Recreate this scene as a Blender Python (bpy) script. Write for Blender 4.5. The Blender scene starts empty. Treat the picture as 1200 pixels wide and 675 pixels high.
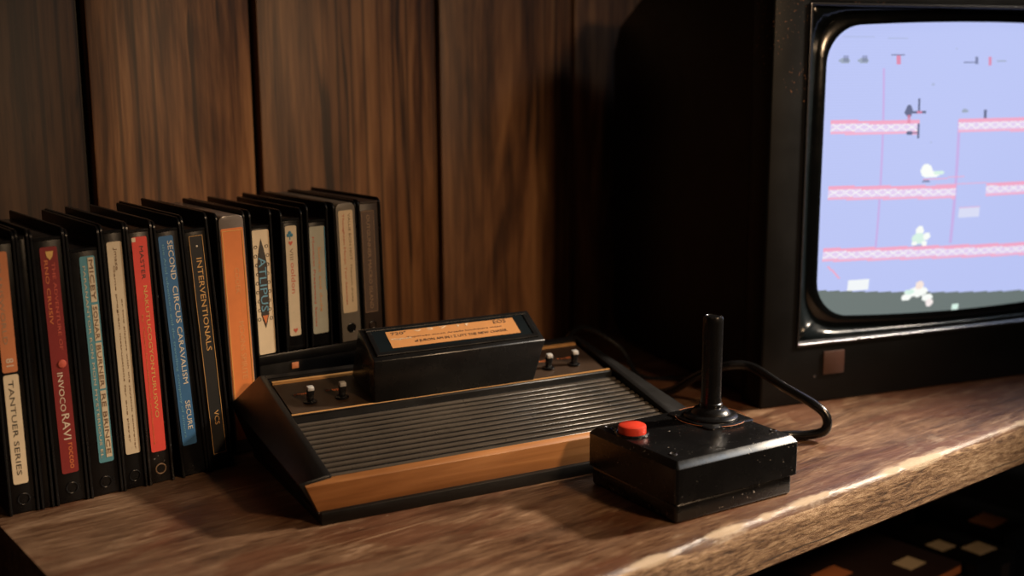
import bpy, bmesh, math, random
from mathutils import Vector, Matrix
random.seed(7)
scene = bpy.context.scene
COL = scene.collection
rad = math.radians

# ------------------------------------------------------------------ helpers
class MB:
    """collects shapes; build() links them as ONE mesh object"""
    def __init__(s): s.bm = bmesh.new()
    def box(s, x0, x1, y0, y1, z0, z1, bev=0, seg=2):
        b = bmesh.new()
        bmesh.ops.create_cube(b, size=1)
        for v in b.verts:
            v.co = Vector(((x0+x1)/2+v.co.x*(x1-x0), (y0+y1)/2+v.co.y*(y1-y0), (z0+z1)/2+v.co.z*(z1-z0)))
        if bev: bmesh.ops.bevel(b, geom=b.edges[:], offset=bev, segments=seg, affect='EDGES', profile=.5)
        s.join(b); return s
    def join(s, b):
        me = bpy.data.meshes.new('tmp'); b.to_mesh(me); b.free(); s.bm.from_mesh(me); bpy.data.meshes.remove(me)
    def prism(s, prof, a0, a1, axis='x', bev=0, seg=2):
        """prof: 2D polygon; axis x: (y,z); y: (x,z); z: (x,y)"""
        b = bmesh.new()
        def P(p, a):
            if axis == 'x': return (a, p[0], p[1])
            if axis == 'y': return (p[0], a, p[1])
            return (p[0], p[1], a)
        A = [b.verts.new(P(p, a0)) for p in prof]; B = [b.verts.new(P(p, a1)) for p in prof]
        n = len(prof)
        b.faces.new(A); b.faces.new(B[::-1])
        for i in range(n): b.faces.new((A[i], B[i], B[(i+1) % n], A[(i+1) % n]))
        bmesh.ops.recalc_face_normals(b, faces=b.faces[:])
        if bev: bmesh.ops.bevel(b, geom=b.edges[:], offset=bev, segments=seg, affect='EDGES', profile=.5)
        s.join(b); return s
    def loft(s, secs, bev=0, seg=2, closed=False):
        """secs: list of 3D loops of equal length"""
        b = bmesh.new()
        R = [[b.verts.new(p) for p in sec] for sec in secs]
        n = len(secs[0])
        rng = range(len(R)) if closed else range(len(R)-1)
        for k in rng:
            A, B = R[k], R[(k+1) % len(R)]
            for i in range(n): b.faces.new((A[i], A[(i+1) % n], B[(i+1) % n], B[i]))
        if not closed:
            b.faces.new(R[0][::-1]); b.faces.new(R[-1])
        bmesh.ops.recalc_face_normals(b, faces=b.faces[:])
        if bev: bmesh.ops.bevel(b, geom=b.edges[:], offset=bev, segments=seg, affect='EDGES', profile=.5)
        s.join(b); return s
    def lathe(s, prof, c=(0, 0, 0), axis='z', n=40):
        """prof: (r, h) from bottom to top; capped"""
        secs = []
        for r, h in prof:
            L = []
            for i in range(n):
                a = 2*math.pi*i/n; u, v = r*math.cos(a), r*math.sin(a)
                L.append((c[0]+u, c[1]+v, c[2]+h) if axis == 'z' else (c[0]+u, c[1]-h, c[2]+v))
            secs.append(L)
        return s.loft(secs)
    def tube(s, pts, r, n=14, per=10):
        P = [Vector(p) for p in pts]
        Q = []
        for i in range(len(P)-1):
            p0 = P[max(i-1, 0)]; p1 = P[i]; p2 = P[i+1]; p3 = P[min(i+2, len(P)-1)]
            for k in range(per):
                t = k/per
                Q.append(.5*((2*p1)+(p2-p0)*t+(2*p0-5*p1+4*p2-p3)*t*t+(3*p1-p0-3*p2+p3)*t**3))
        Q.append(P[-1])
        secs = []; up = Vector((0, 0, 1)); nrm = None
        for i, q in enumerate(Q):
            d = (Q[min(i+1, len(Q)-1)]-Q[max(i-1, 0)]).normalized()
            if nrm is None:
                nrm = d.cross(up)
                if nrm.length < 1e-4: nrm = d.cross(Vector((1, 0, 0)))
            nrm = (nrm-d*nrm.dot(d)).normalized(); bn = d.cross(nrm)
            secs.append([q+nrm*r*math.cos(2*math.pi*k/n)+bn*r*math.sin(2*math.pi*k/n) for k in range(n)])
        return s.loft(secs)
    def torus(s, c, R, r, axis='y', n=28, m=8):
        secs = []
        for i in range(n):
            a = 2*math.pi*i/n; L = []
            for k in range(m):
                t = 2*math.pi*k/m; rr = R+r*math.cos(t); h = r*math.sin(t)
                L.append((c[0]+rr*math.cos(a), c[1]+h, c[2]+rr*math.sin(a)) if axis == 'y' else (c[0]+rr*math.cos(a), c[1]+rr*math.sin(a), c[2]+h))
            secs.append(L)
        return s.loft(secs, closed=True)
    def build(s, name, mat, parent=None, smooth=35):
        me = bpy.data.meshes.new(name); s.bm.to_mesh(me); s.bm.free()
        if smooth:
            me.shade_smooth()
            try: me.set_sharp_from_angle(angle=rad(smooth))
            except Exception: pass
        me.materials.append(mat)
        o = bpy.data.objects.new(name, me); COL.objects.link(o)
        if parent: o.parent = parent
        return o

def tag(o, label=None, cat=None, group=None, kind=None):
    if label: o['label'] = label
    if cat: o['category'] = cat
    if group: o['group'] = group
    if kind: o['kind'] = kind
    return o
def thing(name, label, cat, loc=(0, 0, 0), rz=0, group=None, lean=0):
    o = bpy.data.objects.new(name, None); COL.objects.link(o)
    o.empty_display_size = .02
    o.location = loc; o.rotation_euler = (0, -lean, rz)
    return tag(o, label, cat, group)
def add_mod_bevel(o, w, seg=2):
    m = o.modifiers.new('bevel', 'BEVEL'); m.width = w; m.segments = seg; m.limit_method = 'ANGLE'; m.angle_limit = rad(30)

def lettering(text, mat, parent, x, z, length, height, y, mode='down', name='lettering', tilt=None, tracking=1.0, depth=.00012):
    """text mesh scaled into a box. mode 'down': on a -Y facing spine, reading downwards, centre (x,z);
       'front': upright on a -Y face; 'plane': laid into the matrix given in tilt"""
    cu = bpy.data.curves.new('txt', 'FONT'); cu.body = text; cu.size = 1; cu.extrude = .01; cu.resolution_u = 2; cu.space_character = tracking
    to = bpy.data.objects.new('txt', cu); COL.objects.link(to)
    dg = bpy.context.evaluated_depsgraph_get(); dg.update()
    me = bpy.data.meshes.new_from_object(to.evaluated_get(dg)); bpy.data.objects.remove(to); bpy.data.curves.remove(cu)
    xs = [v.co.x for v in me.vertices]; ys = [v.co.y for v in me.vertices]
    cx, cy = (min(xs)+max(xs))/2, (min(ys)+max(ys))/2
    sx = length/max(max(xs)-min(xs), 1e-6); sy = height/max(max(ys)-min(ys), 1e-6)
    for v in me.vertices:
        a = (v.co.x-cx)*sx; b = (v.co.y-cy)*sy; e = v.co.z/.01*depth
        if mode == 'down': v.co = (x+b, y-e, z-a)
        elif mode == 'front': v.co = (x+a, y-e, z+b)
        else: v.co = tilt @ Vector((a+x, b+z, e))
    me.name = name; me.materials.clear(); me.materials.append(mat)
    o = bpy.data.objects.new(name, me); COL.objects.link(o); o.parent = parent
    return o

# ------------------------------------------------------------------ materials
def mat_new(name):
    m = bpy.data.materials.new(name); m.use_nodes = True
    nt = m.node_tree; b = nt.nodes['Principled BSDF']
    return m, nt, b
def N(nt, t, **k):
    n = nt.nodes.new(t)
    for a, v in k.items():
        if a in n.inputs.keys(): n.inputs[a].default_value = v
        else: setattr(n, a, v)
    return n
def L(nt, a, b): nt.links.new(a, b)
def ramp(nt, fac, stops):
    r = nt.nodes.new('ShaderNodeValToRGB'); e = r.color_ramp.elements
    while len(e) < len(stops): e.new(.5)
    for i, (p, c) in enumerate(stops):
        e[i].position = p; e[i].color = (*c, 1) if len(c) == 3 else c
    L(nt, fac, r.inputs['Fac']); return r.outputs['Color']
def mapping(nt, scale=(1, 1, 1), loc=(0, 0, 0)):
    tc = nt.nodes.new('ShaderNodeTexCoord'); mp = nt.nodes.new('ShaderNodeMapping')
    mp.inputs['Scale'].default_value = scale; mp.inputs['Location'].default_value = loc
    L(nt, tc.outputs['Object'], mp.inputs['Vector']); return mp.outputs['Vector']
def math_(nt, op, a, b=None, clamp=False):
    n = nt.nodes.new('ShaderNodeMath'); n.operation = op; n.use_clamp = clamp
    for i, v in enumerate((a, b)):
        if v is None: continue
        if isinstance(v, (int, float)): n.inputs[i].default_value = v
        else: L(nt, v, n.inputs[i])
    return n.outputs[0]
def mixc(nt, fac, a, b):
    n = nt.nodes.new('ShaderNodeMix'); n.data_type = 'RGBA'
    for s, v in ((n.inputs[0], fac), (n.inputs[6], a), (n.inputs[7], b)):
        if isinstance(v, (int, float)): s.default_value = v
        elif isinstance(v, tuple): s.default_value = (*v, 1)
        else: L(nt, v, s)
    return n.outputs[2]
def noise(nt, vec, scale, detail=4, rough=.55, dist=0):
    n = N(nt, 'ShaderNodeTexNoise', Scale=scale, Detail=detail, Roughness=rough, Distortion=dist)
    L(nt, vec, n.inputs['Vector']); return n.outputs['Fac']
def bump(nt, b, h, strength=.3, dist=.001):
    n = N(nt, 'ShaderNodeBump', Strength=strength, Distance=dist); L(nt, h, n.inputs['Height']); L(nt, n.outputs[0], b.inputs['Normal'])

def plastic(name, col, rough=.4, grain=.15, gscale=900, dust=0, spec=.5):
    m, nt, b = mat_new(name)
    v = mapping(nt)
    c = (*col,)
    b.inputs['Specular IOR Level'].default_value = spec
    n1 = noise(nt, v, 60, 5, .6)
    base = mixc(nt, n1, tuple(x*.75 for x in c), tuple(min(1, x*1.25) for x in c))
    if dust:
        d = noise(nt, v, 420, 2, .5); d2 = noise(nt, v, 40, 3, .6)
        f = math_(nt, 'MULTIPLY', math_(nt, 'GREATER_THAN', d, .70), math_(nt, 'GREATER_THAN', d2, .5))
        f = math_(nt, 'MULTIPLY', f, dust)
        base = mixc(nt, f, base, (.35, .32, .29))
    L(nt, base, b.inputs['Base Color'])
    L(nt, math_(nt, 'ADD', math_(nt, 'MULTIPLY', noise(nt, v, 35, 5, .65), .3), rough-.15), b.inputs['Roughness'])
    if grain: bump(nt, b, noise(nt, v, gscale, 2, .5), grain, .0004)
    return m
def paper(name, col, rough=.55, wear=.25):
    m, nt, b = mat_new(name); v = mapping(nt)
    f = math_(nt, 'MULTIPLY', math_(nt, 'GREATER_THAN', noise(nt, v, 260, 5, .75), .66), wear)
    base = mixc(nt, noise(nt, v, 55, 4, .6), tuple(x*.78 for x in col), tuple(min(1, x*1.12) for x in col))
    L(nt, mixc(nt, f, base, tuple(x*.45 for x in col)), b.inputs['Base Color'])
    b.inputs['Roughness'].default_value = rough
    return m
def flat(name, col, rough=.5, metal=0):
    m, nt, b = mat_new(name); v = mapping(nt)
    L(nt, mixc(nt, noise(nt, v, 300, 3), tuple(x*.85 for x in col), tuple(min(1, x*1.1) for x in col)), b.inputs['Base Color'])
    b.inputs['Roughness'].default_value = rough; b.inputs['Metallic'].default_value = metal
    return m

def wood_shelf():
    m, nt, b = mat_new('worn_shelf_wood')
    g = mapping(nt, (11, 70, 70)); g2 = mapping(nt, (1.6, 20, 20), (3, 1, 2)); v = mapping(nt, (1, 1, 1)); fine = mapping(nt, (34, 330, 330))
    a = noise(nt, g, 1.0, 8, .72, 1.0); c = noise(nt, g2, 1.0, 5, .6, 1.2); p = noise(nt, v, 9, 5, .6, .3); f = noise(nt, fine, 1, 4, .7)
    t = math_(nt, 'ADD', math_(nt, 'MULTIPLY', a, .48), math_(nt, 'ADD', math_(nt, 'MULTIPLY', c, .22), math_(nt, 'MULTIPLY', f, .30)))
    col = ramp(nt, t, [(.38, (.018, .006, .003)), (.455, (.072, .031, .015)), (.535, (.17, .094, .051)), (.63, (.38, .25, .16))])
    # rubbed patches where the stain is thin, and dark reddish old varnish
    col = mixc(nt, math_(nt, 'MULTIPLY', ramp(nt, p, [(.42, (0, 0, 0)), (.62, (1, 1, 1))]), .5), col, mixc(nt, a, (.07, .034, .016), (.40, .25, .15)))
    p2 = noise(nt, mapping(nt, (1.0, 2.2, 2), (5, 2, 1)), 7, 6, .65, .5)
    col = mixc(nt, math_(nt, 'MULTIPLY', ramp(nt, p2, [(.49, (0, 0, 0)), (.57, (1, 1, 1))]), .72), col, mixc(nt, a, (.03, .012, .006), (.16, .055, .025)))
    spk = math_(nt, 'MULTIPLY', math_(nt, 'GREATER_THAN', noise(nt, mapping(nt, (90, 190, 100), (2, 5, 0)), 1, 3, .6), .70), math_(nt, 'GREATER_THAN', noise(nt, mapping(nt, (12, 16, 10)), 1, 2), .5))
    col = mixc(nt, math_(nt, 'MULTIPLY', spk, .5), col, (.48, .34, .21))
    # pale scratches along the grain
    sc = noise(nt, mapping(nt, (3, 260, 60), (1, 4, 0)), 1, 3, .5)
    sc = math_(nt, 'MULTIPLY', math_(nt, 'GREATER_THAN', sc, .69), .55)
    col = mixc(nt, sc, col, (.45, .30, .18))
    # front face is coarse sawn end-grain: lighter and flecked
    tc = nt.nodes.new('ShaderNodeTexCoord'); sep = nt.nodes.new('ShaderNodeSeparateXYZ'); L(nt, tc.outputs['Object'], sep.inputs[0])
    fl = noise(nt, mapping(nt, (70, 300, 420)), 1, 6, .75, .5)
    fl2 = noise(nt, mapping(nt, (8, 60, 90)), 1, 4, .6, .5)
    fcol = ramp(nt, math_(nt, 'ADD', math_(nt, 'MULTIPLY', fl, .65), math_(nt, 'MULTIPLY', fl2, .35)), [(.38, (.04, .02, .010)), (.46, (.17, .095, .05)), (.54, (.34, .22, .125)), (.64, (.55, .40, .26))])
    front = math_(nt, 'LESS_THAN', sep.outputs['Y'], .0012)
    col = mixc(nt, front, col, fcol)
    # bare pale wood where the front arris is chipped and rubbed
    en = noise(nt, mapping(nt, (1, 1, 1), (2, 7, 3)), 13, 4, .5, .2)
    lim = math_(nt, 'ADD', math_(nt, 'MULTIPLY', math_(nt, 'SUBTRACT', en, .44), .034), .0050)
    dist = math_(nt, 'ADD', sep.outputs['Y'], math_(nt, 'MULTIPLY', sep.outputs['Z'], -1.7))
    e = math_(nt, 'SUBTRACT', lim, dist)
    e = math_(nt, 'MULTIPLY', e, 420, True)
    col = mixc(nt, math_(nt, 'MULTIPLY', e, .9), col, mixc(nt, a, (.34, .25, .165), (.52, .42, .30)))
    sc2 = math_(nt, 'MULTIPLY', ramp(nt, noise(nt, mapping(nt, (14, 40, 1), (.3, 0, 0)), 1, 6, .7, .8), [(.55, (0, 0, 0)), (.66, (1, 1, 1))]), math_(nt, 'MULTIPLY', math_(nt, 'SUBTRACT', .045, sep.outputs['Y']), 28, True))
    col = mixc(nt, math_(nt, 'MULTIPLY', math_(nt, 'MULTIPLY', sc2, math_(nt, 'SUBTRACT', 1, front)), .55), col, (.46, .37, .27))
    # split running along the lower part of the front face
    ck = math_(nt, 'ABSOLUTE', math_(nt, 'ADD', math_(nt, 'ADD', sep.outputs['Z'], .0335), math_(nt, 'MULTIPLY', math_(nt, 'SUBTRACT', noise(nt, mapping(nt, (1, .01, .01)), 14, 3, .6), .5), .006)))
    ckm = math_(nt, 'MULTIPLY', math_(nt, 'MULTIPLY', math_(nt, 'LESS_THAN', ck, .0006), front), ramp(nt, noise(nt, mapping(nt, (1, .01, .01), (4, 0, 0)), 9, 2), [(.42, (0, 0, 0)), (.5, (1, 1, 1))]))
    col = mixc(nt, math_(nt, 'MULTIPLY', ckm, .85), col, (.02, .01, .006))
    L(nt, col, b.inputs['Base Color'])
    rgh = math_(nt, 'ADD', math_(nt, 'MULTIPLY', p, .35), .24)
    L(nt, math_(nt, 'MAXIMUM', rgh, math_(nt, 'MULTIPLY', math_(nt, 'MAXIMUM', e, front), .72)), b.inputs['Roughness'])
    h = math_(nt, 'ADD', math_(nt, 'MULTIPLY', a, .6), math_(nt, 'ADD', math_(nt, 'MULTIPLY', f, .3), math_(nt, 'MULTIPLY', math_(nt, 'MULTIPLY', fl, front), .7)))
    bump(nt, b, h, .75, .0018)
    return m
def wood_wall():
    m, nt, b = mat_new('dark_wall_boards')
    at = nt.nodes.new('ShaderNodeAttribute'); at.attribute_name = 'board'
    tc = nt.nodes.new('ShaderNodeTexCoord')
    off = nt.nodes.new('ShaderNodeVectorMath'); off.operation = 'ADD'
    sc = nt.nodes.new('ShaderNodeVectorMath'); sc.operation = 'SCALE'; sc.inputs['Scale'].default_value = 7.3
    L(nt, at.outputs['Color'], sc.inputs[0]); L(nt, tc.outputs['Object'], off.inputs[0]); L(nt, sc.outputs[0], off.inputs[1])
    def mp(s):
        n = nt.nodes.new('ShaderNodeMapping'); n.inputs['Scale'].default_value = s; L(nt, off.outputs[0], n.inputs['Vector']); return n.outputs[0]
    warp = N(nt, 'ShaderNodeTexNoise', Scale=1, Detail=2, Roughness=.5); L(nt, mp((7, 7, 2.2)), warp.inputs['Vector'])
    wv = nt.nodes.new('ShaderNodeVectorMath'); wv.operation = 'SCALE'; wv.inputs['Scale'].default_value = .075; L(nt, warp.outputs['Color'], wv.inputs[0])
    wo = nt.nodes.new('ShaderNodeVectorMath'); wo.operation = 'ADD'; L(nt, off.outputs[0], wo.inputs[0]); L(nt, wv.outputs[0], wo.inputs[1])
    def mw(sc_):
        n = nt.nodes.new('ShaderNodeMapping'); n.inputs['Scale'].default_value = sc_; L(nt, wo.outputs[0], n.inputs['Vector']); return n.outputs[0]
    fig = noise(nt, mw((60, 60, 2.6)), 1, 5, .6, .3)
    fine = noise(nt, mp((210, 210, 7)), 1, 5, .65); broad = noise(nt, mp((15, 15, 2.6)), 1, 4, .6, .8)
    t = math_(nt, 'ADD', math_(nt, 'MULTIPLY', fig, .38), math_(nt, 'ADD', math_(nt, 'MULTIPLY', fine, .24), math_(nt, 'MULTIPLY', broad, .38)))
    col = ramp(nt, t, [(.37, (.020, .008, .004)), (.44, (.10, .040, .016)), (.52, (.24, .108, .043)), (.62, (.42, .21, .088))])
    cr = noise(nt, mw((70, 70, .8)), 1, 2, .5, .3)
    col = mixc(nt, math_(nt, 'MULTIPLY', ramp(nt, cr, [(.31, (1, 1, 1)), (.37, (0, 0, 0))]), .85), col, (.022, .010, .006))
    wl = nt.nodes.new('ShaderNodeTexWave'); wl.wave_type = 'BANDS'; wl.bands_direction = 'X'
    wl.inputs['Scale'].default_value = 19; wl.inputs['Distortion'].default_value = 2.2; wl.inputs['Detail'].default_value = 2; wl.inputs['Detail Scale'].default_value = .6; wl.inputs['Detail Roughness'].default_value = .5
    L(nt, mp((1, 1, .05)), wl.inputs['Vector'])
    ms = ramp(nt, noise(nt, mp((9, 9, .7)), 1, 2, .5), [(.50, (0, 0, 0)), (.58, (1, 1, 1))])
    ll = math_(nt, 'MULTIPLY', ramp(nt, wl.outputs['Fac'], [(.02, (1, 1, 1)), (.16, (0, 0, 0))]), ms)
    col = mixc(nt, math_(nt, 'MULTIPLY', ll, .65), col, (.018, .008, .005))
    sepc = nt.nodes.new('ShaderNodeSeparateColor'); L(nt, at.outputs['Color'], sepc.inputs[0])
    mul = nt.nodes.new('ShaderNodeMix'); mul.data_type = 'RGBA'; mul.blend_type = 'MULTIPLY'; mul.inputs[0].default_value = 1
    comb = nt.nodes.new('ShaderNodeCombineColor')
    for i in range(3): L(nt, sepc.outputs['Blue'], comb.inputs[i])
    L(nt, col, mul.inputs[6]); L(nt, comb.outputs[0], mul.inputs[7])
    L(nt, mul.outputs[2], b.inputs['Base Color'])
    b.inputs['Roughness'].default_value = .48
    bump(nt, b, t, .35, .0012)
    return m
def wood_trim_mat():
    m, nt, b = mat_new('orange_woodgrain_vinyl')
    a = noise(nt, mapping(nt, (9, 60, 150)), 1, 5, .6, .6); p = noise(nt, mapping(nt, (6, 6, 6)), 1, 4)
    t = math_(nt, 'ADD', math_(nt, 'MULTIPLY', a, .6), math_(nt, 'MULTIPLY', p, .4))
    L(nt, ramp(nt, t, [(.3, (.20, .075, .022)), (.5, (.34, .145, .048)), (.7, (.46, .215, .08))]), b.inputs['Base Color'])
    b.inputs['Roughness'].default_value = .38
    bump(nt, b, a, .2, .0004)
    return m
def rusty_black():
    m, nt, b = mat_new('worn_black_bezel'); v = mapping(nt)
    s = noise(nt, v, 330, 3, .6); big = noise(nt, mapping(nt, (1, 1, 1), (.1, 0, .35)), 11, 4, .65)
    f = math_(nt, 'MULTIPLY', math_(nt, 'GREATER_THAN', s, .635), math_(nt, 'GREATER_THAN', big, .47))
    tc = nt.nodes.new('ShaderNodeTexCoord'); sep = nt.nodes.new('ShaderNodeSeparateXYZ'); L(nt, tc.outputs['Object'], sep.inputs[0])
    f = math_(nt, 'MULTIPLY', f, math_(nt, 'GREATER_THAN', math_(nt, 'SUBTRACT', sep.outputs['Z'], math_(nt, 'MULTIPLY', math_(nt, 'ABSOLUTE', sep.outputs['X']), .8)), .285))
    L(nt, mixc(nt, math_(nt, 'MULTIPLY', f, .7), (.0042, .004, .004), (.20, .09, .045)), b.inputs['Base Color'])
    L(nt, math_(nt, 'ADD', math_(nt, 'MULTIPLY', big, .3), .24), b.inputs['Roughness']); b.inputs['Specular IOR Level'].default_value = .2
    bump(nt, b, noise(nt, v, 700, 2), .15, .0004)
    return m
def screen_mat():
    m, nt, b = mat_new('lit_picture_tube')
    at = nt.nodes.new('ShaderNodeAttribute'); at.attribute_name = 'picture'
    tc = nt.nodes.new('ShaderNodeTexCoord'); sep = nt.nodes.new('ShaderNodeSeparateXYZ'); L(nt, tc.outputs['Object'], sep.inputs[0])
    ln = math_(nt, 'SINE', math_(nt, 'MULTIPLY', sep.outputs['Z'], 2*math.pi/.0026))
    k = math_(nt, 'ADD', math_(nt, 'MULTIPLY', ln, .02), .98)
    mx = nt.nodes.new('ShaderNodeVectorMath'); mx.operation = 'SCALE'; L(nt, at.outputs['Color'], mx.inputs[0]); L(nt, k, mx.inputs['Scale'])
    L(nt, mx.outputs[0], b.inputs['Emission Color']); b.inputs['Emission Strength'].default_value = SCREEN_GAIN
    b.inputs['Base Color'].default_value = (.03, .035, .035, 1); b.inputs['Roughness'].default_value = .12
    return m
SCREEN_GAIN = 1.0

CASE = plastic('black_case_vinyl', (.0050, .0048, .0050), .30, .08, 600, spec=.25)
CASE_W = plastic('worn_case_vinyl', (.008, .0065, .006), .30, .15, 300, .5, spec=.45)
HOUS = plastic('console_black', (.0060, .0056, .0055), .38, .08, spec=.32)
JOYM = plastic('joystick_black', (.0055, .0055, .006), .27, .06, 700, .8, spec=.5)
RIB = plastic('rib_black_lit', (.060, .049, .038), .32, .10)  # console black lightened to tan: glints on the rib tops put into colour
CARTM = plastic('cartridge_black', (.0062, .0060, .0062), .27, .06, 800)
PANEL = plastic('brown_black_panel', (.040, .024, .015), .42, .08)
RUBBER = plastic('black_rubber', (.0055, .0055, .006), .24, .04)
GREYP = plastic('grey_cartridge_plastic', (.15, .13, .105), .45, .15)
BROWNP = plastic('brown_cartridge_plastic', (.032, .021, .016), .45, .15)
PURPB = plastic('purple_brown_vinyl', (.030, .017, .016), .4, .1, spec=.3)
TVB = plastic('television_black', (.004, .004, .0043), .42, .08, spec=.3)
BEZ = rusty_black()
WALL = wood_wall(); SHELF = wood_shelf(); TRIM = wood_trim_mat()
GOLDLINE = flat('gold_stripe', (.42, .22, .075), .35)
GOLD = flat('gold_print', (.55, .30, .10), .4)
CHROME = flat('silver_paint', (.62, .61, .59), .28, .35)
RIM = plastic('glossy_black_rim', (.004, .005, .006), .16, 0)
DKCHROME = flat('smoked_chrome', (.16, .16, .17), .22, .9)
RED = plastic('red_button_plastic', (.62, .045, .022), .38, .05)
CREAM = paper('cream_paper', (.56, .45, .30)); CREAM2 = paper('pale_cream_paper', (.66, .52, .34)); IVORY = flat('ivory_print', (.62, .52, .38))
ORANGE = paper('orange_paper', (.66, .19, .045), .5, .15); ORANGE2 = paper('dull_orange_paper', (.52, .17, .06)); REDP = paper('dark_red_paper', (.20, .016, .014), .45)
REDB = paper('coral_red_paper', (.66, .062, .042), .45, .15); TEAL = paper('teal_paper', (.075, .23, .27)); BLUE = paper('blue_paper', (.026, .11, .24)); INK = flat('dark_ink', (.035, .028, .022))
INKB = flat('brown_ink', (.16, .09, .05)); REDI = flat('red_ink', (.50, .085, .05)); BLUEI = flat('blue_ink', (.03, .16, .24)); ORI = flat('orange_ink', (.60, .17, .05)); YEL = flat('yellow_print', (.62, .36, .10))
GREYL = paper('grey_green_paper', (.36, .35, .27)); BLACKL = paper('black_paper', (.016, .015, .014), .4, 0); RUSTL = paper('rust_paper', (.36, .15, .065)); BROWNL = paper('brown_paper', (.10, .062, .042)); TANI = flat('tan_print', (.30, .19, .11))
DULLOR = flat('faint_gold_print', (.60, .26, .09)); LBLUE = flat('pale_blue_print', (.13, .30, .40))
CLEAR = plastic('cloudy_clear_sleeve', (.17, .14, .12), .18, .3, 120)
CARTLAB = paper('amber_cartridge_label', (.50, .235, .085), .4, .3)
NAVY = plastic('blue_black_recess', (.006, .009, .011), .22, .03)
BADGE = flat('brown_badge', (.065, .030, .022), .4)
LOWW = plastic('dark_lower_board', (.03, .018, .012), .6, .3)

# ------------------------------------------------------------------ frames (metres; shelf top is z = 0)
def frame(o, deg):
    t = rad(deg); return dict(o=Vector((o[0], o[1], 0)), e1=Vector((math.cos(t), math.sin(t), 0)), e2=Vector((-math.sin(t), math.cos(t), 0)), r=t)
def at(f, x, y, z=0): return f['o']+f['e1']*x+f['e2']*y+Vector((0, 0, z))
FS = frame((.0771, .7126), 38.44); FB = frame((-.3397, .8314), 37.67); FC = frame((-.1408, .7854), 28.18)
FJ = frame((.1161, .7849), 32.21); FT = frame((.2763, 1.0891), 21.74)

# ------------------------------------------------------------------ shelf and wall
SL = thing('shelf', 'thick worn brown wooden shelf plank with chipped pale front edge', 'shelf', at(FS, 0, 0, 0), FS['r'])
def shelf_mesh():
    bm = bmesh.new(); nx = 300
    x0, x1 = -.302, 1.15
    prof = [(.54, -.043), (.004, -.043), (.0, -.039), (.0, -.030), (.0, -.020), (.0, -.012), (.0, -.0062), (.0008, -.0034), (.0026, -.0012), (.0056, -.0002), (.010, 0), (.02, 0), (.05, 0), (.12, 0), (.54, 0)]
    from mathutils import noise as mn
    rows = []
    for i in range(nx+1):
        x = x0+(x1-x0)*i/nx; r = []
        for j, (y, z) in enumerate(prof):
            d = mn.noise(Vector((x*7, j*.3, 1.7)))*.0010+mn.noise(Vector((x*40, j*.9, 4.7)))*.0002
            chip = max(0, mn.noise(Vector((x*11, 3.3, .5)))-.05)*.0045
            if 2 <= j <= 7: y += d
            if j in (6, 7, 8): y += chip*(.5, .9, .6)[j-6]; z -= chip*(.3, .5, .3)[j-6]
            if j == 1: z += abs(d)*1.5
            r.append(bm.verts.new((x, y, z)))
        rows.append(r)
    n = len(prof)
    for i in range(nx):
        for j in range(n): bm.faces.new((rows[i][j], rows[i+1][j], rows[i+1][(j+1) % n], rows[i][(j+1) % n]))
    bm.faces.new(rows[0]); bm.faces.new(rows[-1][::-1])
    bmesh.ops.recalc_face_normals(bm, faces=bm.faces[:])
    return bm
m = MB(); m.bm.free(); m.bm = shelf_mesh(); m.build('plank', SHELF, SL, 40)

def wall():
    edges = [-.95, -.70, -.50, -.33, -.153, .0105, .2265, .42, .60, .80, 1.02, 1.25]
    tones = [.5, .5, .4, .42, 1.25, .9, .8, .8, .7, .8, .7]
    m = MB(); cols = []
    for i in range(len(edges)-1):
        g = .008 if edges[i] < .1 else .005
        nb = len(m.bm.faces)
        m.box(edges[i]+g/2, edges[i+1]-g/2, .535, .549, -.75, .95, .0018, 2)
        m.bm.faces.ensure_lookup_table(); cols += [(random.random(), random.random(), tones[i])]*(len(m.bm.faces)-nb)
    nb = len(m.bm.faces); m.box(-.98, 1.3, .548, .56, -.75, .95); cols += [(.1, .1, .04)]*(len(m.bm.faces)-nb)
    o = m.build('wall_back', WALL, None, 30)
    a = o.data.color_attributes.new('board', 'FLOAT_COLOR', 'CORNER')
    for p in o.data.polygons:
        for li in p.loop_indices: a.data[li].color = (*cols[p.index], 1)
    o.location = FS['o']; o.rotation_euler = (0, 0, FS['r'])
    tag(o, 'dark brown vertical plank wall behind the shelf', 'wall', kind='structure')
wall()

# ------------------------------------------------------------------ cartridge cases
def case(x, yrow, z0, w, h, hs, depth, lean, label, vinyl=CASE, spine=None, rounded=False, cat='cartridge case', nm='cartridge_case', plain=False):
    t = thing(nm, label, cat, at(FB, x, yrow, z0), FB['r'], 'cartridge cases standing in a row', rad(lean))
    tb = .0022; r = .006
    prof = [(0, 0), (depth, 0), (depth, h-.001), (depth-.001, h)]+[(r-r*math.sin(a), h-r+r*math.cos(a)) for a in [k*math.pi/2/5 for k in range(6)]]
    for a, b in ((0, tb), (w-tb, w)):
        MB().prism(prof, a, b, 'x', .0005, 1).build('cover', vinyl, t)
    sp = MB()
    if rounded:
        c = .005; X0, X1 = tb, w-tb
        pr = [(X0, .0005), (X1, .0005)]+[(X1-c+c*math.cos(a), hs-c+c*math.sin(a)) for a in [k*math.pi/8 for k in range(5)]]+[(X0+c-c*math.sin(a), hs-c+c*math.cos(a)) for a in [k*math.pi/8 for k in range(5)]]
        sp.prism(pr, -.001, depth-.004, 'y', .0006, 2)
    else:
        sp.box(tb, w-tb, .0016, depth-.003, .0005, hs, .0007, 2)
        sp.box(tb+.0002, w-tb-.0002, .0009, .004, hs-.0022, hs+.0002, .0004, 1)   # raised lip at the top of the spine
    sp.build('spine', spine or vinyl, t)
    yf = -.001 if rounded else .0016
    return t, yf
def ring(t, x, z, y, m, R=.0042):
    MB().torus((x, y, z), R, .0006).build('thumb_ring', m, t)
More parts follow.
